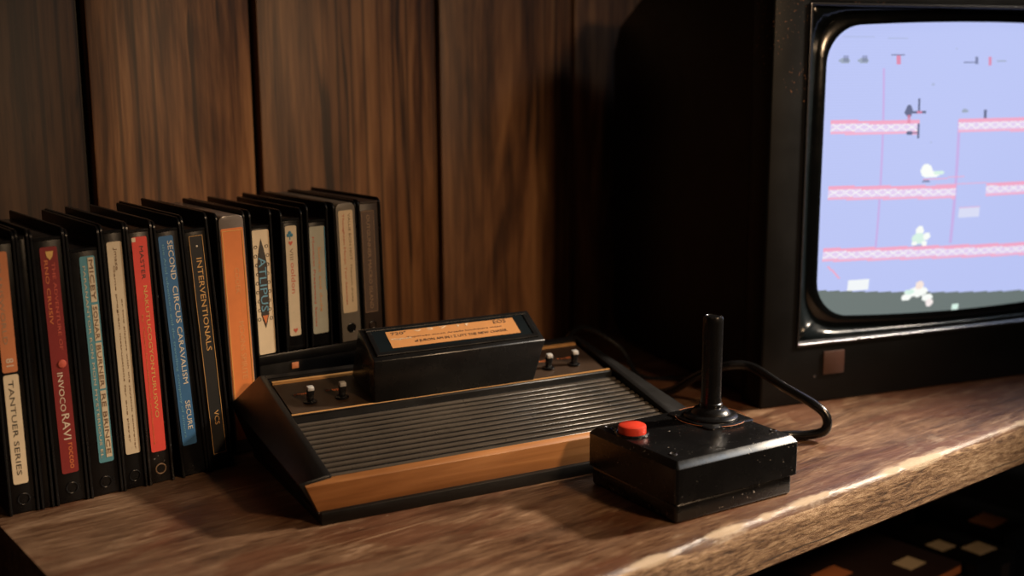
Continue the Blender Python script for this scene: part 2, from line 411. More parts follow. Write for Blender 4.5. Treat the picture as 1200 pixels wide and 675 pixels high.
def label_sheet(t, x0, x1, z0, z1, yf, mat, name='label', r=.0015):
    def arc(cx, cz, a0): return [(cx+r*math.cos(a0+k*math.pi/6), cz+r*math.sin(a0+k*math.pi/6)) for k in range(4)]
    pr = arc(x1-r, z1-r, 0)+arc(x0+r, z1-r, math.pi/2)+arc(x0+r, z0+r, math.pi)+arc(x1-r, z0+r, 1.5*math.pi)
    return MB().prism(pr, yf-.0004, yf+.0002, 'y').build(name, mat, t)
def outline(t, x0, x1, z0, z1, y, mat, w=.0005, name='outline'):
    m = MB()
    m.box(x0, x0+w, y-.0002, y+.0002, z0, z1); m.box(x1-w, x1, y-.0002, y+.0002, z0, z1)
    m.box(x0, x1, y-.0002, y+.0002, z0, z0+w); m.box(x0, x1, y-.0002, y+.0002, z1-w, z1)
    return m.build(name, mat, t, 0)

D = .138
# 1 orange over cream
t, y = case(-.0388, 0, 0, .0216, .2105, .2040, D, .6, 'black cartridge case with orange over cream spine label, leftmost of the row')
x = .0050
l = label_sheet(t, x, x+.0105, .108, .1965, y, ORANGE2); lettering('TRANSWORLD', TANI, l, x+.004, .160, .062, .0032, y-.0004); lettering('81', IVORY, l, x+.0055, .1155, .006, .005, y-.0004)
l = label_sheet(t, x, x+.0105, .0232, .1062, y, CREAM2); lettering('TANTUER SERIES', INK, l, x+.0048, .066, .072, .0036, y-.0004)
ring(t, .011, .011, y, CASE)
# slim blank
t, y = case(-.0160, 0, 0, .0095, .2115, .2065, D, .9, 'slim plain black case without label, between the orange and dark red labelled cases', cat='cartridge case')
# 2 dark red
t, y = case(-.0050, 0, 0, .0246, .2105, .2038, D, 1.2, 'black cartridge case with dark red spine label and pale block lettering')
x = .0064
l = label_sheet(t, x, x+.0123, .0236, .1968, y, REDP)
MB().prism([(x+.004, .1935), (x+.0095, .1935), (x+.0085, .1895), (x+.0065, .1870), (x+.0045, .1895)], y-.0006, y-.0003, 'y').build('emblem', YEL, l)
lettering('RNO CRUSIV', ORI, l, x+.0035, .163, .048, .0026, y-.0004); lettering('THE ADVENTURE OF', REDI, l, x+.0085, .152, .066, .0024, y-.0004)
MB().lathe([(.0001, 0), (.0032, .0002), (.0028, .0008), (.0001, .0012)], (x+.0078, y-.0003, .1085), 'y', 14).build('emblem', REDI, l)
lettering('INVOCO', IVORY, l, x+.0055, .0870, .030, .0040, y-.0004); lettering('RAVI', IVORY, l, x+.0065, .0600, .020, .0056, y-.0004); lettering('roccoo', ORI, l, x+.0078, .0370, .020, .0030, y-.0004)
ring(t, .0125, .0115, y, CASE)
# 3 teal
t, y = case(.0206, 0, 0, .0252, .2090, .1932, D, 1.4, 'black cartridge case with teal and cream spine label')
x = .0090
l = label_sheet(t, x, x+.0112, .0262, .1872, y, TEAL)
for z0, z1, s in ((.152, .186, 'MICEY'), (.122, .150, 'SONAR'), (.0845, .1205, 'BURNER'), (.0300, .083, 'RE BRINCE')):
    p = MB().box(x+.0058, x+.0102, y-.0006, y-.0003, z0, z1).build('cream_panel', CREAM, l, 0)
    lettering(s, INKB, l, x+.008, (z0+z1)/2, (z1-z0)*.9, .003, y-.00065)
lettering('PARANANTOR RON MON MYSTERIOUS EL', CREAM, l, x+.0027, .105, .150, .0019, y-.0004)
ring(t, .0125, .0105, y, CASE)
# 4 cream
t, y = case(.0462, 0, 0, .0190, .2105, .2050, D, 1.4, 'black cartridge case with plain cream spine label and fine brown print')
x = .0043
l = label_sheet(t, x, x+.0113, .0286, .1962, y, CREAM)
lettering('Game program instructions for one player', INKB, l, x+.0040, .108, .140, .0016, y-.0004); lettering('or two players with the joystick controller', INKB, l, x+.0078, .092, .120, .0015, y-.0004)
lettering('Jmaze', INKB, l, x+.0060, .183, .017, .0028, y-.0004)
ring(t, .0096, .0105, y, CASE)
# 5 coral red
t, y = case(.0665, 0, 0, .0205, .2105, .2040, D, 1.7, 'worn black cartridge case with bright coral red spine label', CASE_W)
x = .0042
l = label_sheet(t, x, x+.0118, .0262, .1982, y, REDB)
MB().box(x, x+.003, y-.0006, y-.0003, .1945, .1978).build('torn_corner', CREAM2, l, 0)
lettering('MASTER', INK, l, x+.0068, .178, .026, .0030, y-.0004)
lettering('NAKUTUCOGYONTURUSWO', YEL, l, x+.0072, .107, .106, .0030, y-.0004); lettering('by Tobert brandsemone productions', ORI, l, x+.0030, .085, .105, .0018, y-.0004)
ring(t, .0105, .0115, y, TANI, .0040)
# 6 blue
t, y = case(.0938, 0, 0, .0222, .2100, .2024, D, 3.4, 'black cartridge case with blue spine label and big cream capitals')
x = .0034
l = label_sheet(t, x, x+.0118, .0262, .1970, y, BLUE)
lettering('SECOND', IVORY, l, x+.0088, .1775, .031, .0042, y-.0004); lettering('CIRCUS', IVORY, l, x+.0088, .1420, .030, .0042, y-.0004); lettering('CARAVALISM', IVORY, l, x+.0085, .1005, .047, .0040, y-.0004); lettering('SECURE', IVORY, l, x+.0080, .0510, .024, .0040, y-.0004)
lettering('the Arial adventure and the travelling company of sinners', LBLUE, l, x+.0030, .112, .158, .0026, y-.0004)
# 7 black and gold
t, y = case(.1166, 0, 0, .0218, .2125, .2005, D, 3.5, 'black cartridge case with black spine label, gold outline and gold capitals')
x = .0050
l = label_sheet(t, x, x+.0118, .012, .1955, y, BLACKL)
outline(l, x+.0003, x+.0115, .014, .1950, y-.0005, GOLD, .00035)
lettering('INTERVENTIONALS', GOLD, l, x+.0068, .139, .076, .0044, y-.0004); lettering('VCS', GOLD, l, x+.0066, .0445, .012, .0040, y-.0004)
MB().lathe([(.0001, 0), (.0008, .0001), (.0001, .0004)], (x+.0062, y-.0003, .1865), 'y', 10).build('emblem', IVORY, l)
# 8 orange, pushed back a little
YR = .03; D2 = .128
t, y = case(.1512, YR, 0, .0262, .2080, .2050, D2, 1.7, 'tall orange spined case with a cloudy clear sleeve showing at its top', rounded=True, spine=CLEAR)
x = .0032
l = label_sheet(t, x, x+.0198, .012, .1945, y, ORANGE)
outline(l, x+.0008, x+.0190, .014, .1925, y-.0005, YEL, .0005)
lettering('COOEK', DULLOR, l, x+.0115, .150, .022, .0040, y-.0004); lettering('MOONS SPIRITE', DULLOR, l, x+.0120, .090, .050, .0048, y-.0004)
# 9-13 stand on the riser
Z0 = .0822
RZ = thing('storage_box', 'low black storage box lying behind the console under five upright cartridges', 'box', at(FB, .1790, YR+.002, 0), FB['r'])
MB().box(0, .132, 0, .125, 0, .078, .002).build('body', CASE, RZ)
MB().box(-.0005, .1325, -.0005, .126, .0725, .0818, .0015).build('lid', CASE, RZ)
tb_ = MB().box(.030, .037, -.0016, .0005, .0660, .0715, .0006).build('tab', ORANGE2, RZ)
t, y = case(.1772, YR, Z0, .0208, .1260, .1120, D2, 1.2, 'cartridge case with cream label carrying dark ornament and blue lettering')
x = .0022
l = label_sheet(t, x, x+.0156, .0006, .1084, y, CREAM2)
o = MB()
for sx in (-1, 1):
    for k in range(9): o.torus((x+.0078+sx*(.0050+.0006*math.sin(k*1.7)), y-.0004, .094-k*.0078), .0013, .0003, 'y', 12, 5)
o.prism([(x+.0045, .034), (x+.0111, .034), (x+.0124, .045), (x+.0119, .062), (x+.0124, .078), (x+.0108, .089), (x+.0048, .089), (x+.0032, .078), (x+.0037, .062), (x+.0032, .045)], y-.0005, y-.0003, 'y')
o.prism([(x+.0078, .101), (x+.0105, .090), (x+.0078, .084), (x+.0051, .090)], y-.0006, y-.0003, 'y').prism([(x+.0040, .0360), (x+.0116, .0360), (x+.0078, .0235)], y-.0006, y-.0003, 'y').build('ornament', INK, l)
lettering('ATLIPUS', LBLUE, l, x+.0078, .0615, .047, .0066, y-.0006)
MB().prism([(x+.0052, .0345), (x+.0104, .0345), (x+.0078, .0270)], y-.0008, y-.0005, 'y').build('gem', ORI, l)
t, y = case(.2046, YR, Z0, .0212, .1240, .1160, D2, .6, 'cartridge case with pale narrow label carrying small card suit marks and red lettering', CASE)
x = .0046
l = label_sheet(t, x, x+.0106, .0128, .1096, y, CREAM)
o = MB()
for dx, dz in ((0, .0022), (-.0016, 0), (.0016, 0)): o.lathe([(.0001, 0), (.0016, .0001), (.0001, .0003)], (x+.0042+dx, y-.0004, .1015+dz), 'y', 12)
o.box(x+.0038, x+.0046, y-.0006, y-.0003, .0975, .1010).build('club_mark', BLUEI, l)
def heart(cx, cz, s): return [(cx, cz-s), (cx+s, cz+.2*s), (cx+.8*s, cz+.8*s), (cx+.4*s, cz+.9*s), (cx, cz+.45*s), (cx-.4*s, cz+.9*s), (cx-.8*s, cz+.8*s), (cx-s, cz+.2*s)]
MB().prism(heart(x+.0046, .0945, .0020), y-.0006, y-.0003, 'y').build('heart_mark', REDI, l)
MB().prism(heart(x+.0056, .0175, .0021), y-.0006, y-.0003, 'y').build('heart_mark', REDI, l)
lettering('VIII', INKB, l, x+.0050, .0850, .010, .0030, y-.0004); lettering('ooldon', REDI, l, x+.0058, .0640, .027, .0040, y-.0004)
outline(t, .0030, .0182, .0030, .1130, y-.0001, CASE_W, .0006, 'spine_rim')
t, y = case(.2292, YR, Z0, .0212, .1275, .1128, D2, .5, 'cartridge case with grey green label and thin red writing down its left side')
x = .0028
l = label_sheet(t, x, x+.0150, .0116, .1070, y, GREYL)
MB().box(x+.0142, x+.0150, y-.0006, y-.0003, .050, .1060).build('blue_edge', BLUEI, l, 0)
lettering('Monkcat Presented Series', REDI, l, x+.0034, .058, .080, .0020, y-.0004); lettering('Sunset and dude', DULLOR, l, x+.0090, .060, .058, .0026, y-.0004)
t, y = case(.2574, YR, Z0, .0236, .1268, .1254, D2, 1.5, 'warm grey cartridge with rounded top and pale cream spine label', CASE, GREYP, True)
x = .0042
l = label_sheet(t, x, x+.0145, .0268, .1190, y, CREAM2)
lettering('Thoughten Manjo Tear Sesames', REDI, l, x+.0044, .075, .082, .0026, y-.0004); lettering('VALUE BON HOT', INKB, l, x+.0106, .095, .042, .0022, y-.0004); lettering('Phantom drama', INKB, l, x+.0104, .053, .034, .0016, y-.0004)
ring(t, .0118, .0125, y, CASE, .0040)
MB().lathe([(.0001, 0), (.0036, .0001), (.0034, .0006), (.0001, .0007)], (.0118, y-.0001, .0125), 'y', 20).build('finger_hole', CASE, t)
t, y = case(.2822, YR, Z0, .0236, .1278, .1252, D2, 1.3, 'dark brown cartridge with brown spine label, rightmost of the row', CASE, BROWNP)
x = .0030
l = label_sheet(t, x, x+.0140, .0234, .1172, y, BROWNL)
lettering('OUTGUNNER MACRO ISLAND', TANI, l, x+.0074, .070, .086, .0034, y-.0004)
outline(l, x+.0006, x+.0134, .0240, .1166, y-.0005, TANI, .0003)
ring(t, .0105, .0115, y, CASE, .0035)

# ------------------------------------------------------------------ console
CO = thing('game_console', 'black ribbed game console with orange woodgrain front strip and metal switches', 'game console', at(FC, 0, 0, 0), FC['r'])
W = .333
MB().box(.0035, W-.0035, 0, .176, 0, .0098, .0012).build('base', HOUS, CO)
hs = MB()
mid = [(.0075, .0090), (.0088, .0300), (.1035, .0482), (.1060, .0512), (.1655, .0646), (.1655, .0690), (.1715, .0708), (.1840, .0470), (.1765, .0090)]
hs.prism(mid, .0150, W-.0150, 'x', .0006, 1)
def cheek(mir):
    X = (lambda a: W-a) if mir else (lambda a: a)
    sec = lambda y0, y1, y2, fl, r: [(X(.002), y2, .0090), (X(-.0105), y1, fl), (X(.0105), y0, r), (X(.0155), y0, r), (X(.0155), y2, .0090)]
    hs.loft([sec(.0088, .0060, .0075, .0318, .0340), sec(.1715, .187, .178, .0462, .0712)], .0009, 2)
cheek(False); cheek(True)
hs.build('housing', HOUS, CO)
MB().loft([[(.0030 if a < 0 else W-.0030, .0040, .0090), (a-.0056 if a < 0 else W+.0056+a-1, .0052, .0292), (a-.0062+0 if a < 0 else W+.0062+a-1, .0098, .0326), (.0030 if a < 0 else W-.0030, .0105, .0090)] for a in (-1e-6, 1)], .0006, 2).build('woodgrain_strip', TRIM, CO)
MB().box(.0025, W-.0025, .0028, .0105, .0078, .0094, .0004, 1).build('lower_lip', RIB, CO)
rb = MB(); nr = 12
bed = MB().prism([(.0108, .0296), (.0108, .0306), (.1004, .0480), (.1004, .0470)], .0160, W-.0160, 'x').build('groove_shade_bed', RUBBER, CO)  # black sheet below shallow ribs, painting the shade of deep grooves
for k in range(nr):
    f0 = k/nr; y0 = .0118+f0*(.1000-.0118); p = (.1000-.0118)/nr
    zb = .0300+(y0-.0088)*.1922; sl = .1922
    rb.prism([(y0, zb-.0004), (y0+p*.02, zb+.0011+p*.02*sl), (y0+p*.52, zb+.0012+p*.52*sl), (y0+p*.55, zb-.0004+p*.55*sl)], .0165, W-.0165, 'x', .00025, 1)
rb.build('ribbed_grille', RIB, CO)
MB().prism([(.1005, .0470), (.1010, .0528), (.1062, .0542), (.1070, .0505)], .0160, W-.0160, 'x', .0005, 1).build('divider_bar', HOUS, CO)
MB().prism([(.1030, .0530), (.1032, .0537), (.1046, .0541), (.1048, .0534)], .0165, W-.0165, 'x').build('gold_stripe', GOLDLINE, CO)
PS = (.0646-.0512)/(.1655-.1060)
pz = lambda y: .0512+(y-.1060)*PS
MB().prism([(.1078, pz(.1078)-.001), (.1078, pz(.1078)+.0012), (.1600, pz(.16)+.0012), (.1600, pz(.16)-.001)], .0185, W-.0185, 'x', .0003, 1).build('switch_panel', PANEL, CO)
MB().prism([(.1606, pz(.1606)), (.1606, pz(.1606)+.0026), (.1640, pz(.164)+.0026), (.1640, pz(.164))], .0185, W-.0185, 'x', .0003, 1).build('gold_stripe', GOLDLINE, CO)
ang = math.atan(PS)
for i, (sx, sy, words) in enumerate(((.0385, .124, 'power'), (.0660, .124, 'tv type'), (.2630, .124, 'select'), (.2900, .124, 'reset'))):
    zz = pz(sy)+.0012
    s = MB().lathe([(.0058, 0), (.0058, .0012), (.0046, .0018), (.0034, .0018), (.0001, .0018)], (sx, sy, zz-.0002), 'z', 20).build('switch', RUBBER, CO)
    MB().loft([[(sx-.0022, sy-.0022, zz), (sx+.0022, sy-.0022, zz), (sx+.0022, sy+.0022, zz), (sx-.0022, sy+.0022, zz)], [(sx-.0030, sy-.0040, zz+.0105), (sx+.0030, sy-.0040, zz+.0105), (sx+.0030, sy+.0005, zz+.0115), (sx-.0030, sy+.0005, zz+.0115)]], .0007, 2).build('lever', RUBBER, s)
    MB().loft([[(sx-.0029, sy-.0042, zz+.0100), (sx+.0029, sy-.0042, zz+.0100), (sx+.0029, sy+.0006, zz+.0110), (sx-.0029, sy+.0006, zz+.0110)], [(sx-.0027, sy-.0044, zz+.0132), (sx+.0027, sy-.0044, zz+.0132), (sx+.0027, sy+.0002, zz+.0142), (sx-.0027, sy+.0002, zz+.0142)]], .0006, 2).build('metal_tip', CHROME, s)
    M = Matrix.Translation((sx-.002, sy+.014, pz(sy+.014)+.0014)) @ Matrix.Rotation(ang, 4, 'X')
    lettering(words, ORI, CO, 0, 0, .014, .0036, 0, 'plane', 'printed_word', M)

# cartridge in the slot (a thing of its own)
GC = thing('game_cartridge', 'black game cartridge with amber label plugged upright into the console slot', 'game cartridge', at(FC, 0, 0, 0), FC['r'])
GC.location = at(FC, .087, .1036, .0515)
Wc = .1610
cp = [(.0, .002), (.0012, .0365), (.0335, .0570), (.0560, .0130), (.0560, .0135)]
cp = [(.0, .0015), (-.0004, .0372), (.0015, .0385), (.0318, .0575), (.0345, .0573), (.0520, .0155), (.0520, .0135)]
MB().loft([[(.0, y, z) for y, z in cp], [(Wc-.0115*max(0, min(1, (.0372-z)/.0357)), y, z) for y, z in cp]], .0010, 2).build('shell', CARTM, GC)
a = Vector((0, .0015, .0385)); bq = Vector((0, .0318, .0575)); dv = (bq-a); ln = dv.length; th = math.atan2(dv.z, dv.y)
M = Matrix.Translation((0, .0015, .0385)) @ Matrix.Rotation(th, 4, 'X')
def onface(m, x0, x1, v0, v1, h0, h1, bev=0):
    q = MB().box(x0, x1, v0, v1, h0, h1, bev, 1)
    for v in q.bm.verts: v.co = M @ v.co
    return q
fr = MB()
for args in ((.004, Wc-.004, .0022, .0062), (.004, Wc-.004, ln-.0045, ln-.0015), (.004, .0085, .0050, ln-.0045), (Wc-.0085, Wc-.004, .0050, ln-.0045)):
    q = onface(fr, *args, .0002, .0016, .0005); me = bpy.data.meshes.new('t'); q.bm.to_mesh(me); q.bm.free(); fr.bm.from_mesh(me); bpy.data.meshes.remove(me)
fr.build('label_frame', CARTM, GC)
onface(None, .0087, Wc-.0087, .0052, ln-.0047, .0003, .0008).build('label_recess', NAVY, GC, 0)
lb = onface(None, .0205, .0205+.1210,   .0092, ln-.0072, .0008, .0011).build('label', CARTLAB, GC, 0)
M2 = M @ Matrix.Translation((0, 0, .0012))
v0, v1 = .0078, ln-.0066; vm = v0+(v1-v0)*.5
lettering('720°', INK, lb, .0315, v0+.0178, .014, .0034, 0, 'plane', 'lettering', M2); lettering('EOS', INK, lb, .1275, v0+.0180, .012, .0042, 0, 'plane', 'lettering', M2)
lettering('Toporuso moon Arcade lunchsters video', INKB, lb, .082, v0+.0118, .090, .0024, 0, 'plane', 'lettering', M2)
lettering('of JURON AM IN I Z LITT THE NEW CHASER', INK, lb, .086, v0+.0062, .088, .0036, 0, 'plane', 'lettering', M2)
lettering('Magnum', IVORY, lb, .0320, v0+.0110, .018, .0026, 0, 'plane', 'lettering', M2); lettering('v 3 7  i f', IVORY, lb, .0720, v0+.0188, .052, .0026, 0, 'plane', 'lettering', M2)

# ------------------------------------------------------------------ joystick
JO = thing('joystick', 'square black joystick controller with upright stick and red fire button', 'joystick', at(FJ, 0, 0, 0), FJ['r'])
JW, JD, JH = .1224, .1067, .046
MB().box(.0012, JW-.0052, .0010, JD-.0035, 0, .0155, .0030, 3).build('base', JOYM, JO)
bt = MB().lathe([(.0132, -.001), (.0132, .0010), (.0122, .0018), (.0115, .0010), (.0001, .0010)], (.0178, .0735, JH), 'z', 40).build('button_collar', RUBBER, JO)
MB().lathe([(.0108, 0), (.0110, .0050), (.0105, .0066), (.0092, .0074), (.0001, .0074)], (.0178, .0735, JH+.0005), 'z', 40).build('fire_button', RED, JO)
sx, sy = .0965, .0720
def rrect(cx, cy, hx, hy, r, z, n=6):
    P = []
    for (qx, qy, a0) in ((1, 1, 0), (-1, 1, 90), (-1, -1, 180), (1, -1, 270)):
        for k in range(n): a = rad(a0+90*k/(n-1)); P.append((cx+qx*(hx-r)+r*math.cos(a), cy+qy*(hy-r)+r*math.sin(a), z))
    return P
MB().loft([rrect(JW/2, JD/2, JW/2-.0006, JD/2-.0006, .0030, .0150), rrect(JW/2, JD/2, JW/2, JD/2, .0034, .0156), rrect(JW/2, JD/2, JW/2, JD/2, .0034, JH-.0046), rrect(JW/2, JD/2, JW/2-.0004, JD/2-.0004, .0032, JH-.0041), rrect(JW/2, JD/2, JW/2-.0041, JD/2-.0041, .0012, JH-.0004), rrect(JW/2, JD/2, JW/2-.0047, JD/2-.0047, .0010, JH)]).build('shell', JOYM, JO, 30)
MB().loft([rrect(sx, sy, .0240, .0265, .005, JH-.001), rrect(sx, sy, .0240, .0265, .005, JH+.0012), rrect(sx, sy, .0230, .0255, .0045, JH+.0018)]).build('stick_plate', JOYM, JO)
MB().lathe([(.0218, .0012), (.0218, .0030), (.0205, .0042), (.0180, .0046), (.0160, .0052), (.0150, .0066), (.0135, .0082), (.0108, .0094), (.0092, .0100), (.0001, .0100)], (sx, sy, JH), 'z', 48).build('rubber_boot', RUBBER, JO)
MB().lathe([(.0092, .0085), (.0092, .0128), (.0085, .0136), (.0080, .0190), (.0081, .0790), (.0080, .0822), (.0074, .0838), (.0060, .0844), (.0056, .0838), (.0001, .0838)], (sx, sy, JH), 'z', 40).build('stick', RUBBER, JO)
for qx, qy in ((.0125, .0185), (.1140, .0200), (.0120, .0960)):
    MB().lathe([(.0030, -.0005), (.0030, .0006), (.0024, .0009), (.0019, .0002), (.0001, .0002)], (qx, qy, JH), 'z', 18).build('screw', DKCHROME, JO)
o = MB()
for k in range(14): o.torus((sx, sy, JH+.0014), .0284, .00025, 'z', 40, 5) if k == 0 else None
o.build('printed_ring', ORANGE2, JO)
Ji = (Matrix.Translation(FJ['o']) @ Matrix.Rotation(FJ['r'], 4, 'Z')).inverted()
pts = [at(FJ, JW-.004, .085, .012), (.1880, .9360, .0095), (.2130, .9620, .0046), (.2380, .9780, .0046), (.2600, .9790, .0050), (.2735, .9745, .0105), (.2745, .9760, .0230), (.2640, .9830, .0325), (.2440, 1.0080, .0410), (.2231, 1.0480, .0490), (.2012, 1.0560, .0480), (.1780, 1.0750, .0340), (.1560, 1.1000, .0120), (.1380, 1.1230, .0046), (.1150, 1.1500, .0046), (.0850, 1.1500, .0100), (.0350, 1.0930, .0180)]
MB().tube([Ji @ Vector(p) for p in pts], .0042, 14, 12).build('cable', RUBBER, JO)

# loose leads behind the console
def lead(name, label, pts, r):
    tag(MB().tube(pts, r, 10, 10).build(name, RUBBER), label, 'cable')
lead('television_lead', 'thin black lead curling on the shelf behind the console toward the television', [(.0150, 1.0880, .028), (.0500, 1.1400, .0500), (.0750, 1.1900, .0560), (.1150, 1.2100, .0300), (.1350, 1.1900, .0035), (.1750, 1.1780, .0035), (.1950, 1.1560, .0120), (.2120, 1.1420, .0300)], .0028)

# ------------------------------------------------------------------ television
TV = thing('television', 'black tube television showing a lavender platform game on its screen', 'television', at(FT, 0, 0, 0), FT['r'])
X0, X1 = -.041, .467; ZT = .416
OX0, OX1, OZ0, OZ1 = 0, .426, .0600, .3803
body = [(.030, .006), (.300, .006), (.326, .030), (.330, .344), (.3155, .3730), (.268, .3990), (.240, .4080), (.030, .4110)]
MB().prism(body, X0+.004, X1-.004, 'x', .004, 3).build('cabinet', TVB, TV)
ft = MB()
for fx in (.02, .40):
    MB().box(fx, fx+.03, .05, .09, 0, .0075, .001).build('foot', RUBBER, TV); MB().box(fx, fx+.03, .24, .28, 0, .0075, .001).build('foot', RUBBER, TV)
def rect(x0, x1, z0, z1, y): return [(x0, y, z0), (x1, y, z0), (x1, y, z1), (x0, y, z1)]
bz = MB().loft([rect(X0, X1, 0.0005, ZT, .034), rect(X0, X1, 0.0005, ZT, 0), rect(OX0-.0015, OX1+.0015, OZ0-.0015, OZ1+.0015, 0), rect(OX0-.0015, OX1+.0015, OZ0-.0015, OZ1+.0015, .034)], .0022, 3, True).build('bezel', BEZ, TV)
MB().loft([rect(OX0-.0018, OX1+.0018, OZ0-.0018, OZ1+.0018, .004), rect(OX0-.0018, OX1+.0018, OZ0-.0018, OZ1+.0018, -.0012), rect(OX0+.0004, OX1-.0004, OZ0+.0004, OZ1-.0004, -.0012), rect(OX0+.0016, OX1-.0016, OZ0+.0030, OZ1-.0016, .004)], .0005, 2, True).build('bezel_trim', DKCHROME, TV)
CXs, CZs, HXs, HZs = .213, .2225, .193, .147
def surf(x, z):
    a = (x-CXs)/HXs; b = (z-CZs)/HZs
    return .017-.018*(1-.5*(a*a+b*b))
def crt(k, n=40, r=.036, dy=0, yfun=True):
    """rounded tube outline, sides bowed; k grows it"""
    P = []
    hx, hz = HXs-.0035+k, HZs-.0025+k
    for (qx, qz, a0) in ((1, 1, 0), (-1, 1, 90), (-1, -1, 180), (1, -1, 270)):
        for i in range(n//4):
            a = rad(a0+90*i/(n//4-1))
            x = qx*(hx-r)+r*math.cos(a); z = qz*(hz-r)+r*math.sin(a)
            P.append((x, z))
    # insert points along sides
    Q = []
    for i in range(len(P)):
        p, q = P[i], P[(i+1) % len(P)]
        m = 24 if (i+1) % (n//4) == 0 else 1
        for j in range(m): Q.append((p[0]+(q[0]-p[0])*j/m, p[1]+(q[1]-p[1])*j/m))
    out = []
    for x, z in Q:
        bx = -.006*(abs(z)/hz)**2 if True else 0; bzz = -.006*(abs(x)/hx)**2
        xx = x+(bx if x > 0 else -bx)*min(1, abs(x)/hx); zz = z+(bzz if z > 0 else -bzz)*min(1, abs(z)/hz)
        out.append((CXs+xx, (surf(CXs+xx, CZs+zz) if yfun else 0)+dy, CZs+zz))
    return out
# mask between the square opening and the rounded tube
inn = crt(0, dy=-.0008); mid_ = crt(.0045, dy=-.0026); out2 = crt(.010, dy=.0005)
def to_rect(P):
    R = []
    for (x, y, z) in P:
        dx, dz = x-CXs, z-CZs
        hx0 = (OX1-.001-CXs) if dx > 0 else (CXs-OX0-.001); hz0 = (OZ1-.001-CZs) if dz > 0 else (CZs-OZ0-.001)
        s = min(hx0/max(abs(dx), 1e-6), hz0/max(abs(dz), 1e-6))
        R.append((CXs+dx*s, .0050, CZs+dz*s))
    return R
mk = bmesh.new(); loops = [to_rect(out2), out2]
VV = [[mk.verts.new(p) for p in lp] for lp in loops]; n = len(VV[0])
cor = [mk.verts.new((x, .0052, z)) for x, z in ((OX1-.001, OZ1-.001), (OX0+.001, OZ1-.001), (OX0+.001, OZ0+.001), (OX1-.001, OZ0+.001))]
for i in range(n):
    A, B = VV[0], VV[1]; j = (i+1) % n
    mk.faces.new((A[i], A[j], B[j], B[i]))
    p, q = A[i].co, A[j].co
    if abs(p.x-q.x) > 1e-5 and abs(p.z-q.z) > 1e-5:
        c = min(cor, key=lambda v: (v.co-(p+q)/2).length); mk.faces.new((A[i], c, A[j]))
bmesh.ops.recalc_face_normals(mk, faces=mk.faces[:])
mm = MB(); mm.bm.free(); mm.bm = mk; mo = mm.build('screen_mask', NAVY, TV, 50)
sm = mo.modifiers.new('solid', 'SOLIDIFY'); sm.thickness = .002; sm.offset = -1
MB().loft([out2, mid_, inn, crt(.002, dy=.004)], closed=True).build('screen_rim', RIM, TV, 60)

# the picture: a raster laid over the curved tube face
NX, NZ = 320, 244
PX0, PZ0, PW, PH = CXs-HXs, CZs-HZs, 2*HXs, 2*HZs
SKY = (.50, .565, .93); PINK = (.90, .40, .58); PALE = (.78, .64, .90); WHITE = (.97, 1.0, .96); LILAC = (.60, .40, .78); SLATE = (.12, .14, .26); GREYG = (.15, .185, .18); MINT = (.70, .90, .80); REDDISH = (.75, .22, .36); PALEB = (.70, .73, .93); GREYT = (.34, .40, .52)
img = [[SKY]*NX for _ in range(NZ)]
def ix(x): return (x-PX0)/PW*NX
def iz(z): return (z-PZ0)/PH*NZ
def setp(i, k, c, a=1):
    if 0 <= i < NX and 0 <= k < NZ:
        p = img[k][i]; img[k][i] = tuple(p[j]*(1-a)+c[j]*a for j in range(3))
def fill(x0, x1, z0, z1, c, a=1):
    for i in range(int(round(ix(x0))), int(round(ix(x1)))):
        for k in range(int(round(iz(z0))), int(round(iz(z1)))): setp(i, k, c, a)
def band(x0, x1, zt0, zt1, th, c, a=1):
    for i in range(int(round(ix(x0))), int(round(ix(x1)))):
        f = (i-ix(x0))/max(1, ix(x1)-ix(x0)); zt = zt0+(zt1-zt0)*f
        for k in range(int(round(iz(zt-th))), int(round(iz(zt)))): setp(i, k, c, a)
def blob(cx, cz, rx, rz, c, a=1):
    for i in range(int(ix(cx-rx)), int(ix(cx+rx))+1):
        for k in range(int(iz(cz-rz)), int(iz(cz+rz))+1):
            x = PX0+(i+.5)/NX*PW; z = PZ0+(k+.5)/NZ*PH
            if ((x-cx)/rx)**2+((z-cz)/rz)**2 <= 1: setp(i, k, c, a)
def girder(x0, x1, zt0, zt1, th=.0135):
    band(x0, x1, zt0, zt1, th, PALE)
    # truss pattern of little crosses
    for i in range(int(round(ix(x0))), int(round(ix(x1)))):
        f = (i-ix(x0))/max(1, ix(x1)-ix(x0)); zt = zt0+(zt1-zt0)*f
        ph = (i % 10)/10
        for s in (ph, 1-ph):
            k = int(round(iz(zt-.0035-(th-.0065)*s)))
            setp(i, k, WHITE, .8)
    band(x0, x1, zt0, zt1, .0034, PINK); band(x0, x1, zt0-th+.0026, zt1-th+.0026, .0026, PINK, .8)
for i in range(NX):      # dark lower border of the picture
    f = (PX0+(i+.5)/NX*PW-.0308)/.2456; zt = .1088-.0215*f+.0042*(4*f*(1-f))*0+.004*(f*f)
    if f > 1.0: zt = .0913-.004*(f-1)
    for k in range(NZ):
        if k < iz(zt): img[k][i] = GREYG
for x in (.0885, .1785, .300): fill(x, x+.0026, .1490, .3225 if x < .15 else .272, LILAC, .8)
girder(.0325, .1323, .2742, .2725); girder(.1797, .395, .2733, .2715)
girder(.0322, .1810, .2119, .2075); girder(.2189, .395, .2086, .2065); girder(.0311, .395, .1514, .1400)
